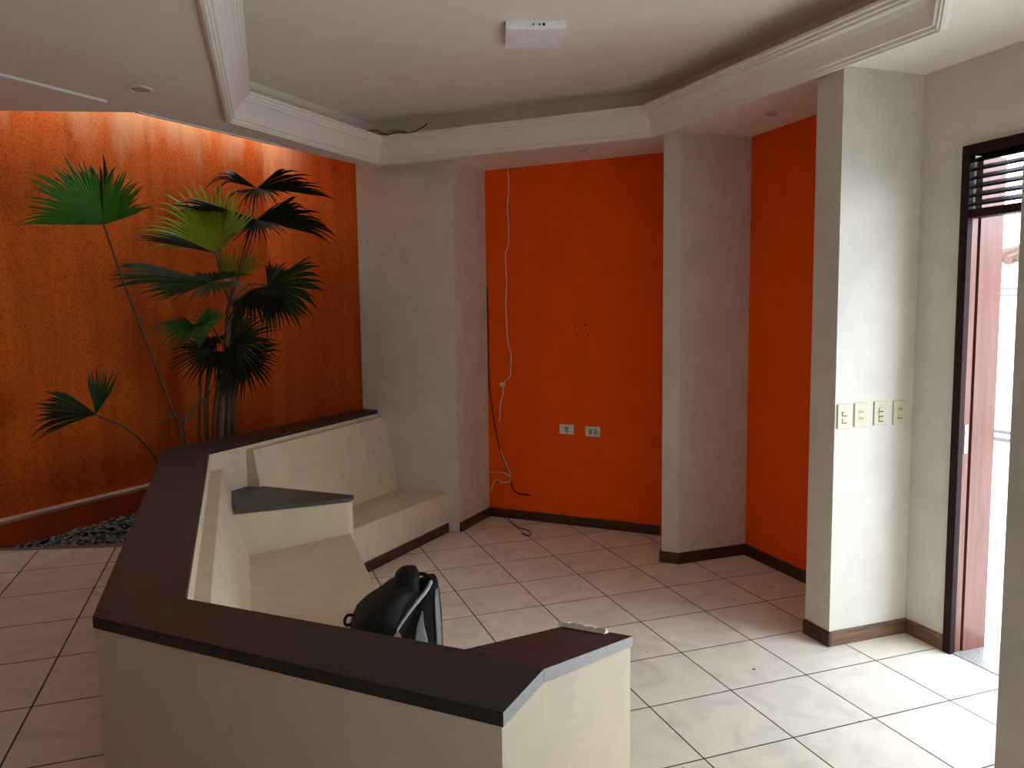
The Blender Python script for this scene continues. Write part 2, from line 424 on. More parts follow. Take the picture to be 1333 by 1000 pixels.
cove = [(-0.20, 1.74), (0.95, 0.60), (2.77, 2.37), (2.61, 4.42), (1.03, 5.87), (-0.10, 4.77)]
bm = bmesh.new(); ring_slab(bm, outer, cove, ZS + 0.14, ZU)
struct('ceiling_cove', bm, M['ceil'])
bm = bmesh.new()
prism(bm, outer, ZU, ZU + 0.12)
struct('ceiling_tray', bm, M['ceil'])
# plaster cornice running round the tray opening
prof = [(-0.035, ZS - 0.001), (-0.035, ZS - 0.012), (-0.022, ZS - 0.020), (-0.008, ZS - 0.020), (-0.004, ZS - 0.010), (0.004, ZS - 0.010),
        (0.008, ZS + 0.004), (0.018, ZS + 0.006), (0.022, ZS + 0.020), (0.030, ZS + 0.045), (0.045, ZS + 0.075), (0.066, ZS + 0.098),
        (0.082, ZS + 0.106), (0.084, ZS + 0.118), (0.094, ZS + 0.120), (0.096, ZS + 0.134), (0.108, ZS + 0.136), (0.110, ZS + 0.15),
        (0.085, ZS + 0.152), (0.06, ZS + 0.135), (0.02, ZS + 0.10), (0.0, ZS + 0.05), (0.0, ZS - 0.001)]
bm = bmesh.new(); sweep(bm, tray, prof)
struct('trim_3', bm, M['cornice'])
# raised strip on the left soffit
bm = bmesh.new()
a, b_ = Vector((-0.585, 4.515)), Vector((-1.75, 3.42))
d = (b_ - a).normalized(); nrm = Vector((-d.y, d.x)) * 0.006
prism(bm, [a + nrm, b_ + nrm, b_ - nrm, a - nrm], ZS - 0.012, ZS + 0.001)
struct('trim_4', bm, M['alu'])
# metal flashing along the soffit edge of the light well
bm = bmesh.new()
d = (Vector(E1) - Vector(E0)).normalized(); nrm = Vector((-d.y, d.x))
p0, p1 = Vector(E0) + d * 0.0, Vector(E0) + d * 1.02
prism(bm, [p0 - nrm * 0.03, p1 - nrm * 0.03, p1 - nrm * 0.016, p0 - nrm * 0.016], ZS - 0.008, ZS + 0.001)
struct('trim_5', bm, M['alu'])
bm = bmesh.new()
prism(bm, [p0 - nrm * 0.016, p1 - nrm * 0.016, p1 - nrm * 0.002, p0 - nrm * 0.002], ZS - 0.004, ZS + 0.002)
struct('trim_6', bm, M['wire_b'])

# unseen slab added to cut the well's daylight, open along the stucco wall
SL = 0.34
bm = bmesh.new()
prism(bm, [diag(S2 + 0.2, 4.7), diag(S2 + 0.2, D1 - SL), diag(-1.2, D1 - SL), diag(-1.2, 5.0), diag(3.0, 4.7)], ZU + 0.12, ZU + 0.22)
struct('well_light_blocker', bm, M['ceil'])
# ------------------------------------------------------------------ baseboards
def board(name, pts, mat=None, h=0.072, t=0.014, closed=False):
    bm = bmesh.new(); sweep(bm, pts, [(0, 0.001), (t, 0.001), (t, h - 0.006), (t - 0.005, h), (0, h)], closed=closed)
    return struct(name, bm, mat or M['base'])
board('baseboard_tv', [(2.862, 4.873), (1.867, 5.868), (1.512, 5.502)][::1], None)
board('baseboard_pillar', [(3.165, 4.2705), (2.641, 4.263), (2.563, 4.341), (2.60, 4.39)], None)
board('baseboard_niche', [(3.165, 3.09), (3.165, 4.262)], None)
board('baseboard_wing', [(3.14, 2.92), (2.66, 2.92)], M['base_worn'])
board('baseboard_wing_side', [(2.66, 2.906), (2.66, 3.09)], None)
board('baseboard_door', [(3.14, DB0 + 0.004), (3.14, 2.905)], M['base_worn'])

# ------------------------------------------------------------------ door opening (frame, louvred transom, strike plate, threshold)
door = bpy.data.objects.new('door_1', None); C.objects.link(door); door.location = (3.2, DB0, 0); door['kind'] = 'structure'
door['label'] = 'dark mahogany door frame with louvred transom, open to the bright yard'
bm = bmesh.new()
box(bm, 3.122, 3.152, DB0 - 0.030, DB0 + 0.012, 0, DT + 0.005)                  # outer dark stile
box(bm, 3.122, 3.200, DB1, DB0 - 0.030, DT - 0.042, DT + 0.005)                 # head
finish('frame', bm, M['mahog_dark'], door)
bm = bmesh.new()
box(bm, 3.152, 3.190, DB0 - 0.026, DB0 + 0.012, 0, 2.06)
finish('door_stop', bm, M['mahog'], door)
bm = bmesh.new()
box(bm, 3.190, 3.204, DB0 - 0.014, DB0 + 0.012, 0, 2.06)
finish('rebate', bm, M['mahog_dark'], door)
bm = bmesh.new()
box(bm, 3.204, 3.345, DB0 - 0.030, DB0 + 0.012, 0, DT - 0.04)
finish('jamb_lining', bm, M['mahog'], door)
bm = bmesh.new()
box(bm, 3.13, 3.20, DB1, DB0 - 0.026, 2.045, 2.082)
finish('transom_bar', bm, M['mahog_dark'], door)
for k in range(6):
    z = 2.112 + k * 0.0385
    bm = bmesh.new()
    obox(bm, (3.165, (DB1 + DB0) / 2, z), (math.cos(0.35), 0, math.sin(0.35)), (0, 1, 0), (-math.sin(0.35), 0, math.cos(0.35)), 0.038, (DB0 - DB1) / 2 - 0.02, 0.0045)
    finish('louvre_slat', bm, M['mahog_dark'], door)
bm = bmesh.new()
box(bm, 3.160, 3.182, DB0 - 0.0285, DB0 - 0.0255, 0.965, 1.10)
box(bm, 3.164, 3.178, DB0 - 0.030, DB0 - 0.028, 1.00, 1.02)
box(bm, 3.164, 3.178, DB0 - 0.030, DB0 - 0.028, 1.045, 1.07)
tag(finish('strike_plate', bm, M['steel'], door), 'steel lock strike plate')
bm = bmesh.new()
box(bm, 3.14, 3.44, DB1, DB0 - 0.02, -0.02, 0.004)
tag(finish('threshold', bm, M['threshold'], door), 'grey granite threshold')

# ------------------------------------------------------------------ outside
bm = bmesh.new(); box(bm, 3.30, 11.0, -6.0, 14.0, -0.14, -0.03)
struct('ground_outside', bm, M['outground'])
bm = bmesh.new(); box(bm, 7.5, 7.7, -6.0, 14.0, -0.03, 2.10)
ow = struct('wall_outside', bm, M['outwall'])
bm = bmesh.new()
for k in range(40):
    y = -1.0 + k * 0.3
    tube(bm, [(7.36, y, 2.12), (7.75, y, 2.24)], 0.06, 8)
    tube(bm, [(7.36, y + 0.15, 2.105), (7.75, y + 0.15, 2.225)], 0.05, 8)
finish('roof_tile_coping', bm, M['rooftile'], ow)
bm = bmesh.new(); box(bm, 7.44, 7.5, -6.0, 14.0, 1.745, 1.765); box(bm, 7.44, 7.5, -6.0, 14.0, 1.815, 1.835)
finish('ledge', bm, M['rail'], ow)
bm = bmesh.new()
for z in (0.66, 0.72): tube(bm, [(5.3, -2.0, z), (5.3, 11.0, z)], 0.016, 8)
for k in range(8): tube(bm, [(5.3, -1.8 + k * 1.75, -0.03), (5.3, -1.8 + k * 1.75, 0.73)], 0.018, 8)
tag(finish('pipe_railing', bm, M['rail'], None, smooth=True), 'grey pipe railing in the white yard beyond the door', 'railing')

# ------------------------------------------------------------------ planter bed
bm = bmesh.new()
prism(bm, [(-1.60, 5.03), (-0.44, 4.74), diag(S2 - 0.08, 5.3), diag(S2 - 0.08, D1 - 0.10), diag(3.4, D1 - 0.10)], 0.0, 0.315)
struct('ground_planter', bm, M['soil'])
bm = bmesh.new()
def pebble(c, r):
    mm = bmesh.ops.create_icosphere(bm, subdivisions=1, radius=1.0)['verts']
    q = Matrix.Rotation(random.uniform(0, 6.28), 3, 'Z'); s = (random.uniform(0.8, 1.4), random.uniform(0.6, 1.0), random.uniform(0.4, 0.7))
    for v in mm:
        p = Vector((v.co.x * s[0], v.co.y * s[1], v.co.z * s[2])) * r * random.uniform(0.9, 1.1)
        v.co = q @ p + Vector(c)
cnt = 0
while cnt < 1700:
    s, d = random.uniform(3.5, 6.2), random.uniform(5.15, D1 - 0.13)
    x, y = diag(s, d)
    if y < 4.74 - (x + 0.44) * 0.25 + 0.02 and x < -0.44: continue
    if x > -0.44 and y < 4.75 + (x + 0.44) * 1.08 + 0.03: continue
    if x < -1.55: continue
    pebble((x, y, 0.318 + random.uniform(0, 0.012)), random.uniform(0.008, 0.017)); cnt += 1
tag(finish('gravel', bm, M['pebble']), 'grey pebbles and gravel filling the palm bed along the orange wall', 'gravel', kind='stuff')

# ------------------------------------------------------------------ built-in masonry bench
H, ct = 0.90, 0.03
I1, I0 = Vector((-0.180, 4.603)), Vector((1.003, 5.995))
O1, O0 = Vector((-0.425, 4.735)), Vector((0.895, 6.103))
B_o, B_i = Vector((-0.375, 2.118)), Vector((-0.163, 2.170))
C_o, C_i = Vector((0.438, 1.311)), Vector((0.447, 1.602))
K_o = Vector((0.575, 1.448))
D_o, D_i = Vector((1.033, 1.906)), Vector((0.892, 2.047))
ZD = 0.715
bench = thing('built_in_bench', (0.1, 3.2, 0), 'cream masonry corner bench with black granite capping in the middle of the room', 'bench')
def shrink(a, b, t): return a + (b - a).normalized() * t
bm = bmesh.new()      # parapet walls
e = 0.006
prism(bm, [I0, O0 + Vector((e, -e)), O1 + Vector((e, -e)), B_o + Vector((e, e * 0.4)), B_i, I1], 0, H - ct)
prism(bm, [B_i, B_o + Vector((e, e * 0.4)), C_o + Vector((-e * 0.2, e)), K_o + Vector((-e, e)), C_i], 0, H - ct)
finish('parapet', bm, M['cream'], bench)
bm = bmesh.new()      # sloping end wall
prism(bm, [K_o + Vector((-e, e)), D_o + Vector((-e, e * 0.2)) - Vector((0.004, 0.004)), D_i - Vector((0.01, 0.01)), C_i], 0, [H - ct, ZD - ct, ZD - ct, H - ct])
finish('arm_wall', bm, M['cream'], bench)
# granite capping, one slab per run
def slab(name, poly, z0, z1, edge_from=None, par=None, mats=None):
    bm = bmesh.new(); fs = prism(bm, poly, z0, z1)
    if edge_from is not None:
        for i in edge_from: fs[2 + i].material_index = 1
    return finish(name, bm, mats or [M['granite'], M['granite_edge']], par or bench, bevel=0.002)
slab('stone_cap', [I0, O0, O1, I1], H - ct, H)
slab('stone_cap', [I1, O1, B_o, B_i], H - ct, H)
slab('stone_cap', [B_i, B_o, C_o, K_o, C_i], H - ct, H, edge_from=[2])
slab('stone_cap', [C_i, K_o, D_o, D_i], [H - ct, H - ct, ZD - ct, ZD - ct], [H, H, ZD, ZD], edge_from=[1, 2])

# long seat against the back run (A): block, inclined backrest
wA = (I0 - I1).normalized(); nA = Vector((wA.y, -wA.x))       # nA points into the room
def A_in(t, off): p = I1 + wA * t + nA * off; return (p.x, p.y)
LA = (I0 - I1).length
FA0, FA1 = Vector((0.50, 4.64)), Vector((1.447, 5.557))
bm = bmesh.new()
prism(bm, [(FA0.x, FA0.y), (FA1.x, FA1.y), (I0.x, I0.y), A_in(0.2, 0.0)], 0.0, [0.315, 0.30, 0.285, 0.285])
finish('seat', bm, M['cream'], bench, bevel=0.006)
def wedge(bm, p_top0, p_top1, p_bot0, p_bot1, q0, q1, zt, zb, zbase):
    """backrest: vertical back q0-q1, sloped front from top line to bottom line"""
    v = [bm.verts.new(x) for x in ((*q0, zbase), (*q1, zbase), (*p_bot1, zbase), (*p_bot0, zbase), (*q0, zt), (*q1, zt), (*p_top1, zt), (*p_top0, zt))]
    for f in ((0, 1, 2, 3), (4, 5, 6, 7), (0, 1, 5, 4), (1, 2, 6, 5), (2, 3, 7, 6), (3, 0, 4, 7)): bm.faces.new([v[i] for i in f])
t0 = 0.30
bm = bmesh.new()
wedge(bm, A_in(t0, 0.055), A_in(LA, 0.055), A_in(t0, 0.15), A_in(LA, 0.17), A_in(t0, -0.002), A_in(LA, -0.002), 0.848, 0.3, 0.28)
finish('backrest', bm, M['cream'], bench, bevel=0.004)
# seat on the side run (B)
bm = bmesh.new()
prism(bm, [(-0.17, 2.1), (0.44, 1.60), (0.86, 2.02), (0.54, 2.34), (0.535, 3.4), (0.545, 4.33), (-0.05, 4.40)], 0.0, [0.36, 0.36, 0.42, 0.42, 0.415, 0.42, 0.36])
finish('seat', bm, M['cream'], bench)
bm = bmesh.new()
wedge(bm, (-0.112, 2.12), (-0.118, 4.66), (0.006, 2.05), (0.012, 4.62), (-0.17, 2.12), (-0.184, 4.60), 0.775, 0.36, 0.34)
finish('backrest', bm, M['cream'], bench, bevel=0.004)
# back rest on the near run (C), hidden side facing the seat
cw = (C_i - B_i).normalized(); cn = Vector((-cw.y, cw.x))
def C_in(t, off): p = B_i + cw * t + cn * off; return (p.x, p.y)
LC = (C_i - B_i).length
bm = bmesh.new()
wedge(bm, C_in(0.08, 0.055), C_in(LC, 0.055), C_in(0.16, 0.17), C_in(LC, 0.17), C_in(0.05, -0.002), C_in(LC, -0.002), 0.775, 0.36, 0.34)
finish('backrest', bm, M['cream'], bench, bevel=0.004)
# corner table block with its stone top
TB = [(-0.10, 4.70), (-0.055, 4.245), (0.545, 4.285), (0.580, 4.345), (0.105, 4.79), (0.02, 4.83)]
bm = bmesh.new()
prism(bm, [(-0.15, 4.66), (-0.06, 4.262), (0.535, 4.30), (0.570, 4.352), (0.105, 4.785), (0.02, 4.82)], 0.0, 0.603)
tblk = finish('corner_table', bm, M['cream'], bench)
bm = bmesh.new(); prism(bm, TB, 0.603, 0.627)
tag(finish('table_top', bm, M['table_stone'], tblk, bevel=0.002), 'dark grey green granite top')
bm = bmesh.new()
fd = (FA1 - FA0).normalized(); fn = Vector((fd.y, -fd.x))
q0, q1 = FA0 + fd * 0.02, FA1 - fd * 0.03
prism(bm, [q0, q1, q1 + fn * 0.013, q0 + fn * 0.013], 0.001, 0.07)
tag(finish('skirting', bm, M['base'], bench), 'dark wood skirting')

# crumpled plastic strip on the arm
def on_arm(u, w, dz=0.0):
    """u along the arm from the kink, w across from the outer edge"""
    p = K_o + (D_o - K_o) * u + (C_i - K_o) * w
    return Vector((p.x, p.y, H + (ZD - H) * u + dz))
bm = bmesh.new(); nU = 14
prev = None
rnd = random.Random(3)
p_a, p_b = (0.86, 0.97), (0.90, 0.30)
rows = []
for i in range(nU + 1):
    t = i / nU
    u, w = p_a[0] + (p_b[0] - p_a[0]) * t, p_a[1] + (p_b[1] - p_a[1]) * t
    rows.append([bm.verts.new(on_arm(u + ds, w + rnd.uniform(-0.01, 0.01), dz)) for ds, dz in
                 ((-0.03, 0.002), (-0.022, 0.012 + rnd.uniform(0, 0.008)), (-0.004, 0.006 + rnd.uniform(0, 0.010)), (0.012, 0.012 + rnd.uniform(0, 0.008)), (0.024, 0.003))])
for a, b in zip(rows, rows[1:]):
    for k in range(4): bm.faces.new((a[k], a[k + 1], b[k + 1], b[k]))
    bm.faces.new((a[4], a[0], b[0], b[4]))
bm.faces.new(rows[0]); bm.faces.new(rows[-1][::-1])
tag(finish('plastic_wrapper', bm, M['plastic']), 'crumpled strip of clear plastic lying on the sloping granite arm', 'wrapper')

# ------------------------------------------------------------------ backpack leaning on the side seat
bag = thing('backpack', (0.636, 3.025, 0.0), 'black backpack with silver piping slumped on the floor against the bench seat', 'backpack')
def loft(bm, secs, seg=20, pw=3.0):
    """secs: (centre, half x axis vec, half y axis vec)"""
    rings = []
    for c, ux, uy in secs:
        c, ux, uy = Vector(c), Vector(ux), Vector(uy); ring = []
        for k in range(seg):
            a = 2 * PI * k / seg; ca, sa = math.cos(a), math.sin(a)
            ring.append(bm.verts.new(c + ux * (abs(ca) ** (2 / pw) * (1 if ca >= 0 else -1)) + uy * (abs(sa) ** (2 / pw) * (1 if sa >= 0 else -1))))
        rings.append(ring)
    for a, b in zip(rings, rings[1:]):
        for k in range(seg): bm.faces.new((a[k], a[(k + 1) % seg], b[(k + 1) % seg], b[k]))
    bm.faces.new(rings[0][::-1]); bm.faces.new(rings[-1])
bm = bmesh.new()
vx = Vector((0.985, -0.17, 0)).normalized(); vy = Vector((0.17, 0.985, 0)).normalized()
B0 = Vector((0.636, 3.025, 0))
def bagpt(u, w, z): return B0 + vx * u + vy * w + Vector((0, 0, z))
BODY = [(0.004, 0.0, 0.080, 0.10), (0.03, 0.0, 0.098, 0.12), (0.15, -0.006, 0.110, 0.135), (0.30, -0.006, 0.117, 0.135), (0.42, 0.002, 0.106, 0.12), (0.50, 0.028, 0.074, 0.09), (0.556, 0.058, 0.037, 0.055), (0.574, 0.066, 0.020, 0.03)]
loft(bm, [(bagpt(c_, 0, z_), vx * hw_, vy * hd_) for z_, c_, hw_, hd_ in BODY])
finish('body', bm, M['bagblack'], bag, smooth=True)
bm = bmesh.new()   # back section slumped over the seat edge, to the left
loft(bm, [(bagpt(-0.256, -0.05, 0.418), vx * 0.006 + Vector((0, 0, 0.016)), vy * 0.08), (bagpt(-0.24, -0.05, 0.432), vx * 0.006 + Vector((0, 0, 0.031)), vy * 0.12), (bagpt(-0.195, -0.045, 0.450), vx * 0.006 + Vector((0, 0, 0.046)), vy * 0.145),
          (bagpt(-0.14, -0.04, 0.468), vx * 0.006 + Vector((0, 0, 0.060)), vy * 0.15), (bagpt(-0.10, -0.03, 0.463), vx * 0.006 + Vector((0, 0, 0.092)), vy * 0.155), (bagpt(-0.05, -0.01, 0.455), vx * 0.006 + Vector((0, 0, 0.115)), vy * 0.125), (bagpt(0.01, 0, 0.48), vx * 0.006 + Vector((0, 0, 0.07)), vy * 0.09)], pw=4.0)
finish('flap', bm, M['bagblack'], bag, smooth=True)
bm = bmesh.new()   # top lobe with grab handle
loft(bm, [(bagpt(-0.030, 0.0, 0.44), vx * 0.062, vy * 0.10), (bagpt(-0.032, 0.0, 0.54), vx * 0.058, vy * 0.09), (bagpt(-0.028, 0.0, 0.590), vx * 0.048, vy * 0.07), (bagpt(-0.022, 0.0, 0.612), vx * 0.032, vy * 0.045), (bagpt(-0.020, 0.0, 0.619), vx * 0.016, vy * 0.02)])
finish('top_pocket', bm, M['bagblack'], bag, smooth=True)
def bag_surface(f, z):   # near face of the body: f runs from -1 (left edge) to 1 (right edge)
    for (z0, c0, w0, d0), (z1, c1, w1, d1) in zip(BODY, BODY[1:]):
        if z0 <= z <= z1:
            k = (z - z0) / (z1 - z0); c_, w_, d_ = c0 + (c1 - c0) * k, w0 + (w1 - w0) * k, d0 + (d1 - d0) * k; break
    x = max(-0.985, min(0.985, f))
    return bagpt(c_ + w_ * x, -d_ * (1 - abs(x) ** 3) ** (1 / 3) - 0.002, z)
bm = bmesh.new()
tube(bm, smooth_path([bagpt(0.066, -0.045, 0.570), bagpt(0.045, -0.085, 0.548), bagpt(0.005, -0.120, 0.515), bagpt(-0.035, -0.142, 0.475), bagpt(-0.075, -0.155, 0.425), bagpt(-0.100, -0.158, 0.37), bagpt(-0.106, -0.140, 0.29)]), [0.004] + [0.008] * 10 + [0.006] * 10 + [0.003] * 15, 8)
tag(finish('piping', bm, M['bagpipe'], bag, smooth=True), 'silver grey piping')
def patch(name, outline_fn, mat, nseg=14, nw=5, off=0.004):
    bm = bmesh.new(); rows = []
    for i in range(nseg + 1):
        t = i / nseg; z, ua, ub = outline_fn(t)
        rows.append([bm.verts.new(bag_surface(ua + (ub - ua) * k / nw, z) - vy * off) for k in range(nw + 1)] )
    for a, b in zip(rows, rows[1:]):
        for k in range(nw): bm.faces.new((a[k], a[k + 1], b[k + 1], b[k]))
    o = finish(name, bm, mat, bag, smooth=True)
    s = o.modifiers.new('thick', 'SOLIDIFY'); s.thickness = 0.004; s.offset = 0
    return o
tag(patch('front_pocket', lambda t: (0.10 + 0.37 * t, -0.16 + 0.10 * t + 0.10 * t ** 3, 0.34 + 0.16 * math.sin(PI * t) - 0.24 * t ** 3), M['baggrey']), 'grey curved pocket panel')
tag(patch('side_band', lambda t: (0.10 + 0.44 * t, 0.60 + 0.12 * math.sin(PI * t), 0.86 + 0.04 * math.sin(PI * t)), M['baggrey'], off=0.005), 'grey side band')
bm = bmesh.new()
tube(bm, smooth_path([bagpt(-0.245, -0.05, 0.452), bagpt(-0.268, -0.06, 0.458), bagpt(-0.280, -0.07, 0.442), bagpt(-0.272, -0.08, 0.426), bagpt(-0.245, -0.07, 0.428)]), 0.006, 8)
finish('strap', bm, M['bagblack'], bag, smooth=True)
bm = bmesh.new()
tube(bm, smooth_path([bagpt(0.005, 0.0, 0.585), bagpt(0.025, -0.01, 0.590), bagpt(0.048, -0.02, 0.586), bagpt(0.070, -0.03, 0.567)]), 0.008, 8)
finish('handle', bm, M['bagblack'], bag, smooth=True)

# ------------------------------------------------------------------ wall plates
def plate(name, c, ux, n, w, h, mat, label, group, cat, builder):
    """wall plate: centre, horizontal axis, outward normal"""
    c, ux, n = Vector(c), Vector(ux).normalized(), Vector(n).normalized(); uz = Vector((0, 0, 1))
    o = thing(name, c, label, cat, group)
    bm = bmesh.new(); obox(bm, c + n * 0.004, ux, uz, n, w / 2, h / 2, 0.004)
    finish('cover', bm, mat, o, bevel=0.003)
    builder(o, c + n * 0.008, ux, uz, n)
    return o
def switch_parts(kinds):
    def f(o, c, ux, uz, n):
        for dz, kind in kinds:
            if kind == 'rocker':
                bm = bmesh.new(); obox(bm, c + uz * dz + n * 0.002, ux, (uz + n * 0.12).normalized(), n, 0.013, 0.009, 0.003); finish('rocker', bm, M['plate'], o, bevel=0.001)
                bm = bmesh.new(); obox(bm, c + uz * (dz - 0.0115) + n * 0.0005, ux, uz, n, 0.014, 0.0018, 0.0008); finish('rocker_gap', bm, M['dark'], o)
            else:
                bm = bmesh.new(); obox(bm, c + uz * dz + n * 0.001, ux, uz, n, 0.014, 0.010, 0.001); s = finish('socket', bm, M['plate'], o)
                bm = bmesh.new()
                for q in (-0.006, 0.006): obox(bm, c + uz * dz + ux * q + n * 0.0022, ux, uz, n, 0.0022, 0.005, 0.0004)
                finish('socket_hole', bm, M['dark'], s)
    return f
sw = [(2.710, 1.131, [(0.014, 'rocker'), (-0.020, 'rocker')], 'cream wall plate with two flat rockers, nearest the free corner of the wing wall'),
      (2.811, 1.133, [(0.016, 'socket'), (-0.016, 'socket')], 'cream wall plate with two dark holes, second from the corner of the wing wall'),
      (2.931, 1.135, [(0.020, 'rocker'), (-0.004, 'rocker'), (-0.028, 'rocker')], 'cream three rocker plate, third from the corner of the wing wall'),
      (3.051, 1.131, [(0.018, 'socket'), (-0.016, 'rocker')], 'shaded cream plate with one hole above a rocker, next to the door wall')]
for x, z, kinds, lab in sw:
    plate('switch_plate', (x, 2.92, z), (1, 0, 0), (0, -1, 0), 0.078, 0.118, M['plate'], lab, 'wall plates on the wing wall', 'switch', switch_parts(kinds))
tvn = Vector((-R2, -R2, 0)); tvx = Vector((R2, -R2, 0)); TS = 7.735
def outlet_parts(offs):
    def f(o, c, ux, uz, n):
        for q in offs:
            bm = bmesh.new(); obox(bm, c + ux * q + n * 0.001, ux, uz, n, 0.015, 0.022, 0.0012); s = finish('socket', bm, M['socket'], o)
            bm = bmesh.new()
            for dz in (-0.009, 0.009): obox(bm, c + ux * q + uz * dz + n * 0.0025, ux, uz, n, 0.004, 0.0028, 0.0004)
            finish('socket_hole', bm, M['dark'], s)
    return f
plate('wall_outlet', diag(TS, 3.04, 0.747), tvx, tvn, 0.118, 0.076, M['plate_w'], 'white outlet plate with one socket low on the orange wall', 'outlets on the orange wall', 'outlet', outlet_parts([0.0]))
plate('wall_outlet', diag(TS, 2.744, 0.740), tvx, tvn, 0.118, 0.076, M['plate_w'], 'white outlet plate with two sockets low on the orange wall', 'outlets on the orange wall', 'outlet', outlet_parts([-0.016, 0.026]))
# screw holes of a removed television bracket
holes = [((2.400, 1.534), 'upper left drilled hole'), ((2.457, 1.545), 'upper right drilled hole'), ((2.404, 1.470), 'lower left drilled hole'), ((2.470, 1.470), 'lower right drilled hole')]
for (x, z), lab in holes:
    p = Vector((x, TS - x, z)) + tvn * 0.0015
    bm = bmesh.new(); tube(bm, [p - tvn * 0.004, p + tvn * 0.0012], [0.0065, 0.0060], 10)
    tag(finish('wall_plug', bm, M['dark']), lab + ' in the middle of the orange wall, from a removed bracket', 'wall plug', 'bracket holes in the orange wall')

# ------------------------------------------------------------------ cables on the orange wall
def wallp(x, z, off=0.006): return (x + tvn.x * off, TS - x + tvn.y * off, z)
bm = bmesh.new()
tube(bm, smooth_path([wallp(x, z) for x, z in ((2.012, 2.748), (2.018, 2.60), (2.008, 2.45), (2.014, 2.275), (2.008, 2.15), (1.992, 2.10), (1.996, 1.9), (1.990, 1.7), (1.996, 1.506), (2.002, 1.40), (2.018, 1.314), (2.016, 1.22), (2.010, 1.145), (1.975, 1.10))], 5), 0.0042, 6)
tag(finish('antenna_cable', bm, M['wire_w'], smooth=True), 'thin pale cable hanging from the ceiling down the orange wall', 'cable')
bx = thing('cable_junction_box', wallp(1.965, 1.076, 0), 'small white junction box at the end of the cable on the orange wall', 'junction box')
bm = bmesh.new(); obox(bm, wallp(1.965, 1.076, 0.011), tvx, (0, 0, 1), tvn, 0.02, 0.016, 0.011); finish('casing', bm, M['plate_w'], bx, bevel=0.004)
bm = bmesh.new(); tube(bm, smooth_path([wallp(1.966, 1.062, 0.012), wallp(1.968, 1.02), wallp(1.950, 0.93), wallp(1.944, 0.837), wallp(1.940, 0.77)]), 0.004, 6); tag(finish('lead', bm, M['wire_w'], bx, smooth=True), 'short pale lead')
bm = bmesh.new()
tube(bm, smooth_path([wallp(x, z) for x, z in ((1.876, 1.85), (1.878, 1.446), (1.880, 1.08), (1.908, 0.772), (1.946, 0.528), (1.985, 0.40), (2.002, 0.335), (2.012, 0.275), (2.021, 0.238), (2.04, 0.215), (2.068, 0.203), (2.10, 0.208), (2.130, 0.200))], 5), 0.0045, 6)
tag(finish('black_cable', bm, M['wire_b'], smooth=True), 'black cable running down the left corner of the orange wall', 'cable')
bm = bmesh.new()
tube(bm, smooth_path([wallp(x, z, 0.010) for x, z in ((1.945, 0.55), (1.985, 0.42), (2.006, 0.345), (2.004, 0.300), (1.975, 0.290), (1.953, 0.284), (1.924, 0.308), (1.903, 0.285), (1.890, 0.24), (1.880, 0.207))], 5), 0.004, 6)
tube(bm, smooth_path([wallp(x, z, 0.014) for x, z in ((1.880, 0.365), (1.93, 0.368), (1.973, 0.366), (2.006, 0.336))], 5), 0.004, 6)
tag(finish('tangled_wire', bm, M['wire_w'], smooth=True), 'loops of pale wire tangled near the foot of the orange wall', 'wire')
bm = bmesh.new()
tube(bm, smooth_path([(1.975, 5.70, 0.005), (1.963, 5.60, 0.005), (1.958, 5.43, 0.006), (1.99, 5.33, 0.010), (1.99, 5.25, 0.006), (1.95, 5.20, 0.005), (1.925, 5.27, 0.005)], 5), 0.004, 6)
tag(finish('floor_wire', bm, M['wire_b'], smooth=True), 'short dark offcut of wire lying on the tiles below the orange wall', 'wire')
# loose wires lying on the cornice
zc = ZS + 0.156
bm = bmesh.new()
tube(bm, smooth_path([(0.90, 5.53, zc + 0.01), (0.99, 5.60, zc + 0.035), (1.05, 5.60, zc + 0.01), (1.12, 5.54, zc + 0.02), (1.20, 5.47, zc + 0.004), (1.27, 5.40, zc + 0.03), (1.30, 5.37, zc + 0.05)], 6), 0.004, 6)
tube(bm, smooth_path([(0.93, 5.56, zc + 0.02), (1.01, 5.62, zc + 0.012), (1.10, 5.57, zc + 0.035), (1.17, 5.50, zc + 0.02)], 6), 0.003, 6)
tag(finish('loose_wire', bm, M['debris'], smooth=True), 'loose brown wires poking over the cornice corner above the white column', 'wire')

# ------------------------------------------------------------------ lamps in the ceiling
lc = Vector((1.455, 3.72, ZU)); lx = Vector((0.952, -0.305, 0)).normalized(); ly = Vector((0.305, 0.952, 0)).normalized()
lamp = thing('ceiling_light', lc, 'square white surface mounted light panel on the raised ceiling', 'ceiling light')
bm = bmesh.new(); obox(bm, lc - Vector((0, 0, 0.018)), lx, ly, (0, 0, 1), 0.145, 0.145, 0.018); finish('housing', bm, M['lamp'], lamp, bevel=0.003)
bm = bmesh.new(); obox(bm, lc - Vector((0, 0, 0.037)), lx, ly, (0, 0, 1), 0.130, 0.130, 0.0012); finish('diffuser', bm, M['diffuser'], lamp)
for q, r_ in ((-0.012, 0.006), (0.018, 0.006), (0.038, 0.009)):
    p = lc - Vector((0, 0, 0.018)) - ly * 0.145 + lx * q
    bm = bmesh.new(); tube(bm, [p + ly * 0.002, p - ly * 0.0015], r_ * 0.8, 10); finish('vent_hole', bm, M['dark'], lamp)
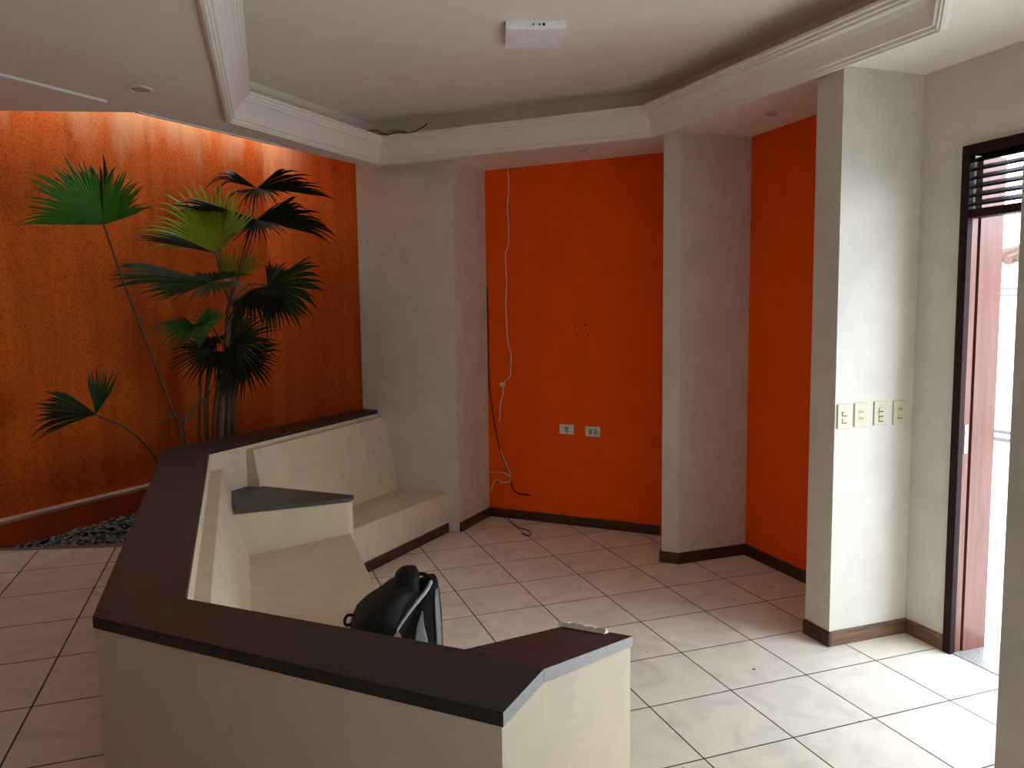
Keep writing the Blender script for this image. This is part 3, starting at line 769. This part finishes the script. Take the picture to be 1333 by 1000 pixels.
for (x, y), r_, lab in (((-0.398, 4.233), 0.045, 'round recessed downlight in the soffit beside the palm well'), ((2.278, 4.939), 0.032, 'small recessed downlight in the soffit before the orange wall'), ((2.892, 3.729), 0.036, 'small recessed downlight in the soffit over the orange niche')):
    o = thing('downlight', (x, y, ZS), lab, 'downlight', 'recessed downlights in the soffit')
    bm = bmesh.new(); lathe(bm, (x, y, ZS), [(r_ * 1.25, 0.0), (r_ * 1.22, -0.006), (r_ * 1.0, -0.008), (r_ * 0.98, -0.001)]); finish('rim', bm, M['alu'], o, smooth=True)
    bm = bmesh.new(); lathe(bm, (x, y, ZS), [(r_ * 0.97, -0.0055), (r_ * 0.5, -0.0065), (0.002, -0.0062)]); finish('bulb_face', bm, M['ledge'], o)

# ------------------------------------------------------------------ fan palms
RT = Vector((0.943, -0.333, 0)); TW = Vector((-0.333, -0.943, 0)); UP = Vector((0, 0, 1))
def vdir(r, u, t): return (RT * r + UP * u + TW * t)
def frond(parent, hub, lobes, mat, seed=0, petiole=None, pr=0.006):
    """one fan leaf: lobes = dicts of D (axis), N (upper side), R, span, n (+ fuse, droop, cup, tip); directions are (right, up, towards the room)"""
    rnd = random.Random(seed); hub = Vector(hub); bm = bmesh.new(); steps = 9
    for lb in lobes:
        D = vdir(*lb['D']).normalized(); Nn = vdir(*lb['N']); Nn = (Nn - D * Nn.dot(D)).normalized(); S = Nn.cross(D)
        R, span, nseg = lb['R'], lb['span'], lb['n']
        fuse, droop, cup, tip = lb.get('fuse', 0.58), lb.get('droop', 0.1), lb.get('cup', 0.05), lb.get('tip', 0.1)
        half = math.radians(span) / nseg / 2
        for k in range(nseg):
            ph = math.radians(span) * ((k + 0.5) / nseg - 0.5)
            d = D * math.cos(ph) + S * math.sin(ph); s = S * math.cos(ph) - D * math.sin(ph)
            L = R * (0.86 + 0.14 * math.cos(ph)) * rnd.uniform(0.88, 1.06)
            fz = fuse * rnd.uniform(0.9, 1.1); td = tip * rnd.uniform(0.4, 1.7); sway = rnd.uniform(-0.05, 0.05); prev = None
            for i in range(steps + 1):
                t = 0.02 + 0.98 * i / steps
                p = hub + d * (L * t) + Nn * (cup * R * (1 - math.cos(ph)) * t) - UP * (droop * R * t * t)
                w = L * min(t, fz) * math.tan(half) * 1.04
                if t > fz:
                    x = (t - fz) / (1 - fz); w *= (1 - x) ** 0.85; p = p - UP * (td * R * x * x) + s * (sway * R * x)
                fold = Nn * (w * 0.55)
                row = [bm.verts.new(p - s * w - fold), bm.verts.new(p + fold * 0.4), bm.verts.new(p + s * w - fold)]
                if prev:
                    bm.faces.new((prev[0], prev[1], row[1], row[0])); bm.faces.new((prev[1], prev[2], row[2], row[1]))
                prev = row
    o = finish('frond', bm, mat, parent)
    if petiole:
        D = vdir(*lobes[0]['D']).normalized()
        bm = bmesh.new(); path = smooth_path([*petiole, hub, hub + D * 0.02], 6)
        n = len(path); tube(bm, path, [pr * (1.25 - 0.6 * i / n) for i in range(n)], 7)
        finish('petiole', bm, M['stem'], o, smooth=True)
    return o
def lobe(D, Nn, R, span, n, **k): return dict(D=D, N=Nn, R=R, span=span, n=n, **k)
palm = thing('fan_palm', (-0.13, 5.66, 0.315), 'large multi stemmed fan palm with crowded dark fronds in the pebble bed', 'palm')
trunk_top = Vector((-0.045, 5.71, 1.72))
def stemobj(name, pts, r0, r1, mat, par):
    bm = bmesh.new(); path = smooth_path(pts, 6); n = len(path)
    tube(bm, path, [r0 + (r1 - r0) * i / n + (0.0015 if i % 3 == 0 else 0) for i in range(n)], 9)
    return finish(name, bm, mat, par, smooth=True)
stemobj('trunk', [(-0.165, 5.60, 0.31), (-0.15, 5.60, 0.80), (-0.10, 5.65, 1.25), (-0.045, 5.71, 1.72)], 0.030, 0.020, M['stemlight'], palm)
stemobj('trunk', [(-0.10, 5.66, 0.31), (-0.10, 5.64, 0.80), (-0.07, 5.66, 1.2), (0.0, 5.72, 1.68)], 0.026, 0.022, M['stem'], palm)
stemobj('trunk', [(-0.22, 5.58, 0.31), (-0.23, 5.57, 0.80), (-0.22, 5.58, 1.10), (-0.18, 5.56, 1.42)], 0.016, 0.012, M['stem'], palm)
stemobj('trunk', [(-0.27, 5.55, 0.31), (-0.275, 5.54, 0.80), (-0.25, 5.50, 1.2), (-0.24, 5.47, 1.45)], 0.012, 0.008, M['stem'], palm)
stemobj('trunk', [(-0.05, 5.68, 0.31), (-0.055, 5.69, 0.80), (-0.06, 5.68, 1.25)], 0.022, 0.016, M['stem'], palm)
stemobj('trunk', [(-0.19, 5.50, 0.31), (-0.19, 5.52, 0.80), (-0.13, 5.54, 1.30)], 0.014, 0.010, M['stem'], palm)
tt = trunk_top
L_ = M['leaf']; LY = M['leafy']; LD = M['leafd']; LM = M['leafm']; LX = M['leafdead']
# crown: two wide fans seen from below, underside shade put into their colour
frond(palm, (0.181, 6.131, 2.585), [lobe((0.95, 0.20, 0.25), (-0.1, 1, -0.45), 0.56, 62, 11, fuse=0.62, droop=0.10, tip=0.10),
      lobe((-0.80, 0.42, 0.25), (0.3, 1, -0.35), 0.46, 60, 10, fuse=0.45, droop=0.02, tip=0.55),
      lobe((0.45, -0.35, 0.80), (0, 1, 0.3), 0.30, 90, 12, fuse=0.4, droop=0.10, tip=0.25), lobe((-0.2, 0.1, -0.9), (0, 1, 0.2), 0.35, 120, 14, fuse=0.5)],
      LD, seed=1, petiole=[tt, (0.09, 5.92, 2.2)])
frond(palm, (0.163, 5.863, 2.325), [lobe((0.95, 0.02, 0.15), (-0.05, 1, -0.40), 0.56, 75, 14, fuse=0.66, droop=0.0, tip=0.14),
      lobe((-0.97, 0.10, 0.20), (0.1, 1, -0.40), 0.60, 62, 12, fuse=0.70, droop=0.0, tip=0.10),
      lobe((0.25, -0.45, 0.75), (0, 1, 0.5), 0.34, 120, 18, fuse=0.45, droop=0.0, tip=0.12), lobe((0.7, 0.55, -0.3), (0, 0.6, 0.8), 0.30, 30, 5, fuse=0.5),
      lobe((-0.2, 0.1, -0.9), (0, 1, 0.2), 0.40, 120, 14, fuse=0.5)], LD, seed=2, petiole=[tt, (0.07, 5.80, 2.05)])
# broad leaf behind them: light yellow green upper side, folded underside in the shaded leaf colour
frond(palm, (-0.10, 5.76, 2.09), [lobe((-0.52, 0.80, -0.10), (0.25, 0.20, 0.9), 0.60, 105, 24, fuse=0.55, droop=0.02, cup=0.05), lobe((0.45, 0.85, -0.1), (-0.2, 0.2, 0.9), 0.42, 40, 9, fuse=0.6, droop=0.0)], LY, seed=3, petiole=[tt, (-0.09, 5.73, 1.95)])
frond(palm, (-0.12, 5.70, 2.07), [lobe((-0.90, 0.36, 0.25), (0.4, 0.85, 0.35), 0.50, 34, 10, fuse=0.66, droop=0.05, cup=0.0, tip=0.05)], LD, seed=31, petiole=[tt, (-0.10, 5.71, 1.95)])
frond(palm, (-0.024, 5.876, 1.90), [lobe((0.0, 0.98, 0.0), (0.0, 0.2, 1.0), 0.27, 60, 11, fuse=0.5, droop=0.0, tip=0.04), lobe((0.75, 0.60, 0.0), (-0.2, 0.3, 1.0), 0.34, 40, 8, fuse=0.5, droop=0.0, tip=0.04),
      lobe((-0.5, 0.8, 0.0), (0.2, 0.3, 1.0), 0.24, 30, 5, fuse=0.5, droop=0.0)], LY, seed=4, petiole=[tt])
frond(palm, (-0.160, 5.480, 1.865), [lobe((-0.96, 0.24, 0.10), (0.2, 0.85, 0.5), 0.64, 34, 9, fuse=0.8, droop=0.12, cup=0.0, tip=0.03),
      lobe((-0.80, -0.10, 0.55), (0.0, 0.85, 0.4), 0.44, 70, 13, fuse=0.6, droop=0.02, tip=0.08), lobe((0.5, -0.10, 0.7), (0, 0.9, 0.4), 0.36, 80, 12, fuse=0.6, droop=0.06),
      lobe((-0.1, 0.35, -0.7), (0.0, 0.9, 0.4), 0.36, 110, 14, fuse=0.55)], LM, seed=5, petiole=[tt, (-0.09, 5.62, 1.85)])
frond(palm, (0.211, 5.811, 1.86), [lobe((0.95, 0.05, 0.30), (-0.2, 0.45, 0.85), 0.47, 84, 18, fuse=0.70, droop=0.10, cup=0.05, tip=0.08),
      lobe((0.50, -0.72, 0.40), (-0.2, 0.45, 0.9), 0.38, 72, 14, fuse=0.62, droop=0.05, tip=0.10), lobe((0.3, 0.75, -0.3), (0.0, 0.4, 0.9), 0.26, 60, 9, fuse=0.6)], LM, seed=6, petiole=[tt, (0.08, 5.77, 1.86)])
frond(palm, (0.10, 5.80, 1.83), [lobe((0.55, -0.45, 0.6), (0.1, 0.6, 0.8), 0.34, 150, 22, fuse=0.6, droop=0.16)], LD, seed=7, petiole=[tt])
frond(palm, (-0.265, 5.373, 1.58), [lobe((-0.85, 0.10, 0.45), (0.0, 0.85, 0.5), 0.30, 150, 24, fuse=0.5, droop=0.15, cup=0.0, tip=0.15), lobe((0.6, 0.1, 0.5), (0, 0.85, 0.5), 0.22, 120, 14, fuse=0.5, droop=0.2)], L_, seed=8, petiole=[(-0.24, 5.47, 1.40)])
frond(palm, (-0.052, 5.498, 1.46), [lobe((0.85, 0.12, 0.4), (-0.1, 0.5, 0.85), 0.44, 200, 36, fuse=0.45, droop=0.08, cup=0.08)], LM, seed=9, petiole=[(-0.10, 5.62, 1.25)])
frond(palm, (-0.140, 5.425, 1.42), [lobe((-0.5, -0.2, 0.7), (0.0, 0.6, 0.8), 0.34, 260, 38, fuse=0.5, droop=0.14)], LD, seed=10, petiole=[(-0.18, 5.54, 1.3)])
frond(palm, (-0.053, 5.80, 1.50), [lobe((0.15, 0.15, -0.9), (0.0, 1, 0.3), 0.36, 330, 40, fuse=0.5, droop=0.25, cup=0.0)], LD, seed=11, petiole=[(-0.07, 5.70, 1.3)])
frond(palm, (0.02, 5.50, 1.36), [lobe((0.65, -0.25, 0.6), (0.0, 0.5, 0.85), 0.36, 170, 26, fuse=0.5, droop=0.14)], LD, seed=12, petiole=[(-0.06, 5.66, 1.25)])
frond(palm, (-0.16, 5.46, 1.58), [lobe((-0.2, 0.45, 0.7), (0.0, 0.4, 0.9), 0.22, 200, 24, fuse=0.5, droop=0.12)], L_, seed=14, petiole=[(-0.10, 5.63, 1.45)])
tag(frond(palm, (-0.075, 5.56, 1.25), [lobe((0.0, -1, 0.15), (0.0, 0.1, 1.0), 0.22, 70, 14, fuse=0.4, droop=0.0, cup=-0.3)], LX, seed=13, petiole=[(-0.08, 5.65, 1.28)]), 'dry brown hanging frond')
tall = thing('fan_palm', (-0.34, 5.47, 0.315), 'slender palm stem carrying a single broad green fan before the orange wall', 'palm')
frond(tall, (-0.711, 5.089, 2.182), [lobe((-0.52, 0.58, 0.55), (0.25, -0.45, 0.85), 0.45, 92, 24, fuse=0.66, droop=0.0, cup=0.10, tip=0.06),
      lobe((0.63, 0.72, 0.28), (-0.35, -0.2, 0.9), 0.39, 70, 16, fuse=0.62, droop=0.0, cup=0.05, tip=0.05)], L_, seed=21,
      petiole=[(-0.34, 5.46, 0.31), (-0.372, 5.43, 0.813), (-0.50, 5.30, 1.35), (-0.62, 5.18, 1.80)], pr=0.007)
frond(tall, (-0.715, 5.095, 2.195), [lobe((-0.50, 0.78, -0.25), (0.2, 0.3, 0.9), 0.49, 66, 15, fuse=0.6, droop=0.0, cup=0.10)], LD, seed=25)  # back tips of the fan, their shade given by the leaf colour
stemobj('dead_stem', [(-0.345, 5.46, 0.31), (-0.36, 5.44, 0.85), (-0.385, 5.41, 0.99), (-0.46, 5.34, 1.005), (-0.54, 5.26, 0.99), (-0.57, 5.22, 0.96)], 0.007, 0.003, M['stem'], tall)
stemobj('dead_stem', [(-0.37, 5.42, 0.93), (-0.30, 5.46, 1.04), (-0.23, 5.50, 1.09), (-0.19, 5.52, 1.15)], 0.012, 0.004, M['stem'], tall)
small = thing('fan_palm', (-0.42, 5.36, 0.315), 'small low palm with one drooping three lobed frond, left of the big palm', 'palm')
frond(small, (-0.785, 4.915, 1.093), [lobe((0.20, 0.95, 0.0), (0.1, 0, 1), 0.28, 46, 10, fuse=0.6, droop=0.0, cup=0.0, tip=0.02),
      lobe((-0.93, 0.38, 0.1), (0.2, 0.45, 0.85), 0.33, 44, 11, fuse=0.75, droop=0.10, cup=0.0, tip=0.05),
      lobe((-0.95, -0.08, 0.2), (0.1, 0.6, 0.7), 0.37, 24, 7, fuse=0.6, droop=0.16, cup=0.0)], LM, seed=22, petiole=[(-0.42, 5.36, 0.31), (-0.50, 5.25, 0.72), (-0.64, 5.08, 0.97)], pr=0.006)

# ------------------------------------------------------------------ litter on the tiles
def crumbs(name, c, n, spread, label, seed):
    rnd = random.Random(seed); bm = bmesh.new()
    for _ in range(n):
        x, y = c[0] + rnd.gauss(0, spread), c[1] + rnd.gauss(0, spread); a = rnd.uniform(0, 3.1); l = rnd.uniform(0.003, 0.008)
        for v in bmesh.ops.create_icosphere(bm, subdivisions=1, radius=1.0)['verts']:
            p = v.co * rnd.uniform(0.7, 1.3); px0, py0 = p.x * l, p.y * l * 0.55
            v.co = (x + px0 * math.cos(a) - py0 * math.sin(a), y + px0 * math.sin(a) + py0 * math.cos(a), max(0.0008, 0.0022 + p.z * 0.002))
    return tag(finish(name, bm, M['debris']), label, 'litter', kind='stuff')
crumbs('dry_leaf_crumbs', (1.385, 2.000), 12, 0.02, 'dark crumbs of dry leaf on the bright tiles near the bench end', 5)
crumbs('floor_specks', (2.0, 3.3), 14, 0.55, 'scattered dark specks of dirt over the middle of the tiled floor', 6)

# ------------------------------------------------------------------ light: overcast sky through the door and the palm well
w = bpy.data.worlds.new('overcast'); scene.world = w; w.use_nodes = True
bg = w.node_tree.nodes['Background']
bg.inputs['Color'].default_value = (0.83, 0.96, 1.12, 1); bg.inputs['Strength'].default_value = 7.8
def portal(name, loc, rot, sx, sy):
    l = bpy.data.lights.new(name, 'AREA'); l.shape = 'RECTANGLE'; l.size = sx; l.size_y = sy; l.cycles.is_portal = True
    o = bpy.data.objects.new(name, l); C.objects.link(o); o.location = loc; o.rotation_euler = rot
portal('door_portal', (3.42, (DB0 + DB1) / 2, DT / 2), (0, math.radians(90), 0), DT, DB0 - DB1)
px_, py_ = diag((S2 - 0.9) / 2 + 1.0, D1 - SL / 2)
portal('palm_well_portal', (px_, py_, ZW), (0, 0, math.radians(45)), 4.2, SL * R2)

# ------------------------------------------------------------------ camera
f, pitch, roll, yaw, hh = 1004.05, 0.093006, 0.012456, 0.339756, 1.64745
cp, sp, cr, sr = math.cos(pitch), math.sin(pitch), math.cos(roll), math.sin(roll)
right = Vector((1, 0, 0)); fwd = Vector((0, cp, -sp)); down = Vector((0, -sp, -cp))
r2 = right * cr + down * sr; d2 = right * -sr + down * cr
Rg = Matrix(((math.cos(yaw), math.sin(yaw), 0), (-math.sin(yaw), math.cos(yaw), 0), (0, 0, 1)))
X, Y, Z = Rg @ r2, -(Rg @ d2), -(Rg @ fwd)
cam = bpy.data.cameras.new('camera'); co = bpy.data.objects.new('camera', cam); C.objects.link(co)
co.matrix_world = Matrix(((X.x, Y.x, Z.x, 0), (X.y, Y.y, Z.y, 0), (X.z, Y.z, Z.z, hh), (0, 0, 0, 1)))
cam.sensor_width = 36.0; cam.lens = 36.0 * f / 1333.0; cam.clip_start = 0.05
scene.camera = co
vs = scene.view_settings
scene.display_settings.display_device = 'sRGB'
vs.view_transform = 'Standard'; vs.look = 'None'; vs.gamma = 1.0; vs.exposure = 0.07; vs.use_curve_mapping = False
cy = scene.cycles
cy.use_denoising = True; cy.max_bounces = 14; cy.diffuse_bounces = 10; cy.glossy_bounces = 6; cy.sample_clamp_indirect = 12.0
